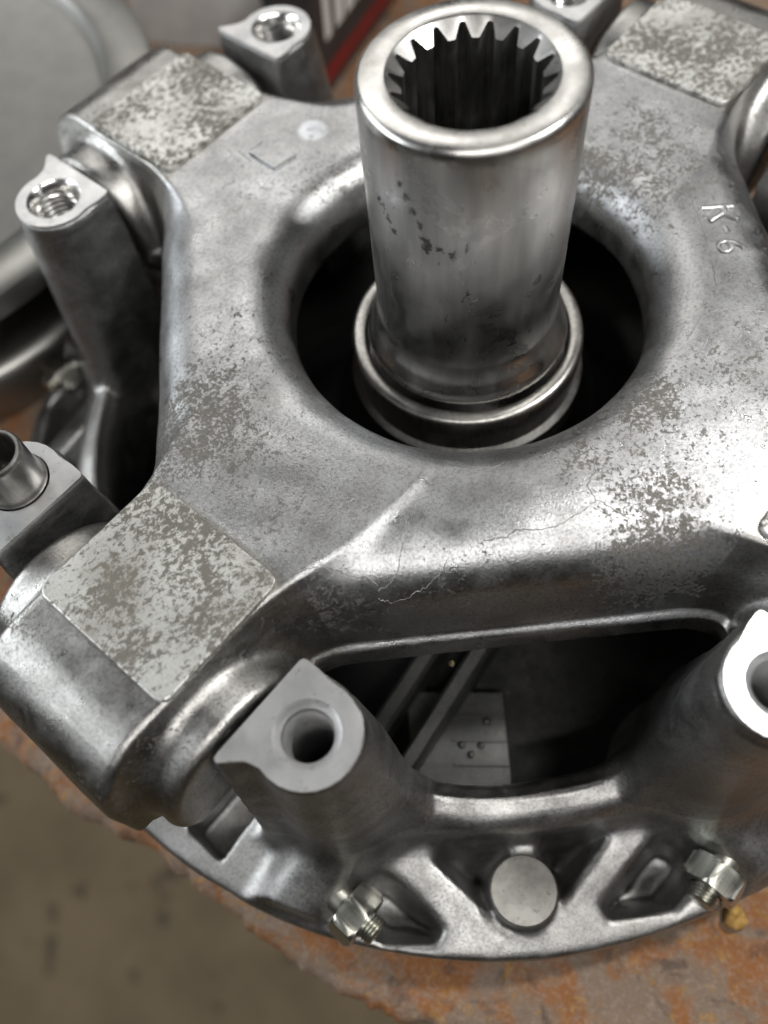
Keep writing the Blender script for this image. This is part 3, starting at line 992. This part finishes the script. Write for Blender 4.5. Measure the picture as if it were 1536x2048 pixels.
# flow lines left by the mould, hairline seams lying in the skin of the casting
M['seam'] = mat_plain('dark mould seam', (0.16, 0.155, 0.15), (0.34, 0.335, 0.32), 0.5, 0.8, 3.0)
seams = [[(2.13, 4.84), (2.58, 5.1), (2.91, 5.16), (3.04, 5.45), (3.0, 5.77), (3.0, 6.22)],
         [(3.08, 5.48), (3.49, 5.37), (3.85, 5.25), (4.21, 5.03), (4.49, 4.65), (4.74, 4.56), (5.04, 4.24)],
         [(5.56, 2.72), (5.84, 2.98), (6.18, 3.11), (6.49, 3.29), (6.72, 3.29), (6.98, 3.17)],
         [(7.08, 3.21), (6.93, 3.43), (6.63, 3.67), (6.33, 3.83), (6.03, 3.94), (5.73, 3.91)],
         [(7.9, 1.86), (7.55, 2.05), (7.31, 2.31), (7.15, 2.62), (6.98, 2.88), (6.93, 3.12)],
         [(4.05, 2.56), (4.09, 2.83), (3.92, 3.15), (3.58, 3.52), (3.42, 3.52)],
         [(-5.29, 2.5), (-4.86, 2.88), (-4.41, 3.37), (-3.93, 3.79), (-3.4, 4.26), (-3.0, 4.57)],
         [(-2.98, 5.75), (-2.82, 5.42), (-2.65, 5.1), (-2.41, 4.91), (-2.02, 4.76), (-1.68, 4.79), (-1.39, 4.81)],
         [(7.6, -2.0), (7.34, -1.79), (6.85, -1.48)]]
for sm in seams:
    pts = []
    for i in range(len(sm) - 1):
        for k in range(8):
            t = k / 8
            x = sm[i][0] * (1 - t) + sm[i + 1][0] * t + random.uniform(-1, 1) * 0.018
            y = sm[i][1] * (1 - t) + sm[i + 1][1] * t + random.uniform(-1, 1) * 0.018
            pts.append((x, y))
    pts.append(sm[-1])
    w_ = 0.013
    stroke('flow_line', pts, w_, lambda x, y: zsurf(x, y) - 0.006, M['seam'], hub_body)

# a drop of oil hanging from the front edge
dv3, df3 = lathe([(0.0, -3.34), (0.05, -3.325), (0.075, -3.27), (0.06, -3.20), (0.03, -3.14), (0.0, -3.1)], 20, (6.62, 4.70))
t_ = NT('oil'); t_.b.inputs['Transmission Weight'].default_value = 0.6
M['oil'] = t_.out((0.30, 0.24, 0.12), 0.08, 0.0)
mesh_obj('oil_drop', dv3, [tuple(reversed(q)) for q in df3], M['oil'], hub_body)

# ------------------------------------------------------------------ behind: loose drum, two cartons
M['drum'] = mat_steel('turned grey aluminium', (0.36, 0.355, 0.335), (0.32, 0.318, 0.302), 0.38, 0.40, 1.2, 0)
M['carton_white'] = mat_plain('off-white carton', (0.50, 0.49, 0.47), (0.40, 0.39, 0.38), 0.7)
M['carton_black'] = mat_plain('black carton', (0.02, 0.018, 0.018), (0.035, 0.03, 0.03), 0.5)
M['carton_red'] = mat_plain('red print', (0.20, 0.012, 0.012), (0.15, 0.010, 0.010), 0.5)
M['print_white'] = mat_plain('white print', (0.62, 0.60, 0.58), (0.55, 0.53, 0.52), 0.6)

dc = (-20.2, 10.9)
drum = thing('drum', 'loose grey turned metal drum with a wide flange, lying left behind the clutch unit', 'drum', (dc[0], dc[1], ZB))
zt = -3.0 - ZB
v, f = lathe([(0.0, zt - 0.55), (8.6, zt - 0.55), (8.8, zt - 0.5), (9.0, zt - 0.06), (9.1, zt), (10.4, zt), (10.62, zt - 0.08), (10.7, zt - 0.3), (10.7, zt - 0.75), (10.5, zt - 0.95), (8.2, zt - 1.1), (7.2, zt - 1.6)], 160)
mesh_obj('top_flange', v, [tuple(reversed(q)) for q in f], M['drum'], drum, True, sharp=40)
v, f = lathe([(7.2, zt - 1.5), (7.0, 3.0), (7.1, 2.1)], 96)
mesh_obj('neck', v, [tuple(reversed(q)) for q in f], M['dark_steel'], drum, True)
v, f = lathe([(6.9, 2.25), (8.5, 2.2), (8.9, 2.05), (9.05, 1.8), (9.1, 0.5), (9.0, 0.05), (8.6, 0.02)], 160)
mesh_obj('base_flange', v, [tuple(reversed(q)) for q in f], M['drum'], drum, True, sharp=40)

def carton(name, corner, dirx, sx, sy, sz, mat, label):
    t = thing(name, label, 'carton', (corner[0], corner[1], ZB + 0.04), math.atan2(dirx[1], dirx[0]))
    v, f = rounded_poly_prism(round_rect(0, sx, 0, sy, 0.12, 3), 0, sz, 0.06)
    mesh_obj('box_body', v, f, mat, t, False)
    return t
cw = carton('carton', (-13.4, 23.6), (0.97, -0.22), 6.2, 9.0, 2.6, M['carton_white'], 'low off-white carton on the bench behind the drum')
v, f = rounded_poly_prism(round_rect(-0.05, 6.25, -0.05, 9.05, 0.12, 3), 2.6, 3.2, 0.06)
mesh_obj('lid', v, f, M['carton_white'], cw, False)
cr = carton('carton', (-4.9, 18.6), (0.43, 0.90), 9.0, 2.2, 4.6, M['carton_black'], 'dark carton with a red band and white print behind the sleeve')
def panel(name, x0, x1, z0, z1, y, mat, par, shear=0.0):
    vv = [(x0, y, z0), (x1, y, z0), (x1 + shear, y, z1), (x0 + shear, y, z1)]
    vv += [(p[0], p[1] + 0.05, p[2]) for p in vv]
    return mesh_obj(name, vv, [(0, 1, 2, 3), (5, 4, 7, 6), (0, 4, 5, 1), (1, 5, 6, 2), (2, 6, 7, 3), (3, 7, 4, 0)], mat, par, False)
panel('red_band', 0.15, 8.8, 0.4, 1.15, -0.02, M['carton_red'], cr)
for i in range(7):
    panel('white_print', 0.8 + i * 0.95, 0.8 + i * 0.95 + (0.72 if i % 3 else 0.55), 2.2, 3.6 if i else 3.9, -0.02, M['print_white'], cr, 0.12)

# a loose crumb of ochre rust lying by the rim
def crumb():
    n, m = 18, 10
    V = []
    for j in range(m + 1):
        for i in range(n):
            th, ph = math.pi * j / m, 2 * math.pi * i / n
            r = 0.30 * (1 + 0.16 * math.sin(3 * ph + 2 * th) + 0.12 * math.sin(5 * ph - 3 * th + 1))
            V.append((r * 0.85 * math.sin(th) * math.cos(ph), r * 1.1 * math.sin(th) * math.sin(ph), 0.20 + r * 0.66 * math.cos(th)))
    F = [(j * n + i, j * n + (i + 1) % n, (j + 1) * n + (i + 1) % n, (j + 1) * n + i) for j in range(m) for i in range(n)]
    F = [tuple(reversed(f)) for f in F]
    o = mesh_obj('rust_crumb', V, F, M['crumb'], None, True, loc=(CX, CY, ZB))
    tag(o, 'small ochre crumb of rust on the bench beside the right-hand nut', 'rust')
M['crumb'] = mat_plain('ochre rust', (0.42, 0.26, 0.07), (0.28, 0.15, 0.04), 0.8, 0.0, 4.0)
CX, CY = 6.0, -12.95
crumb()
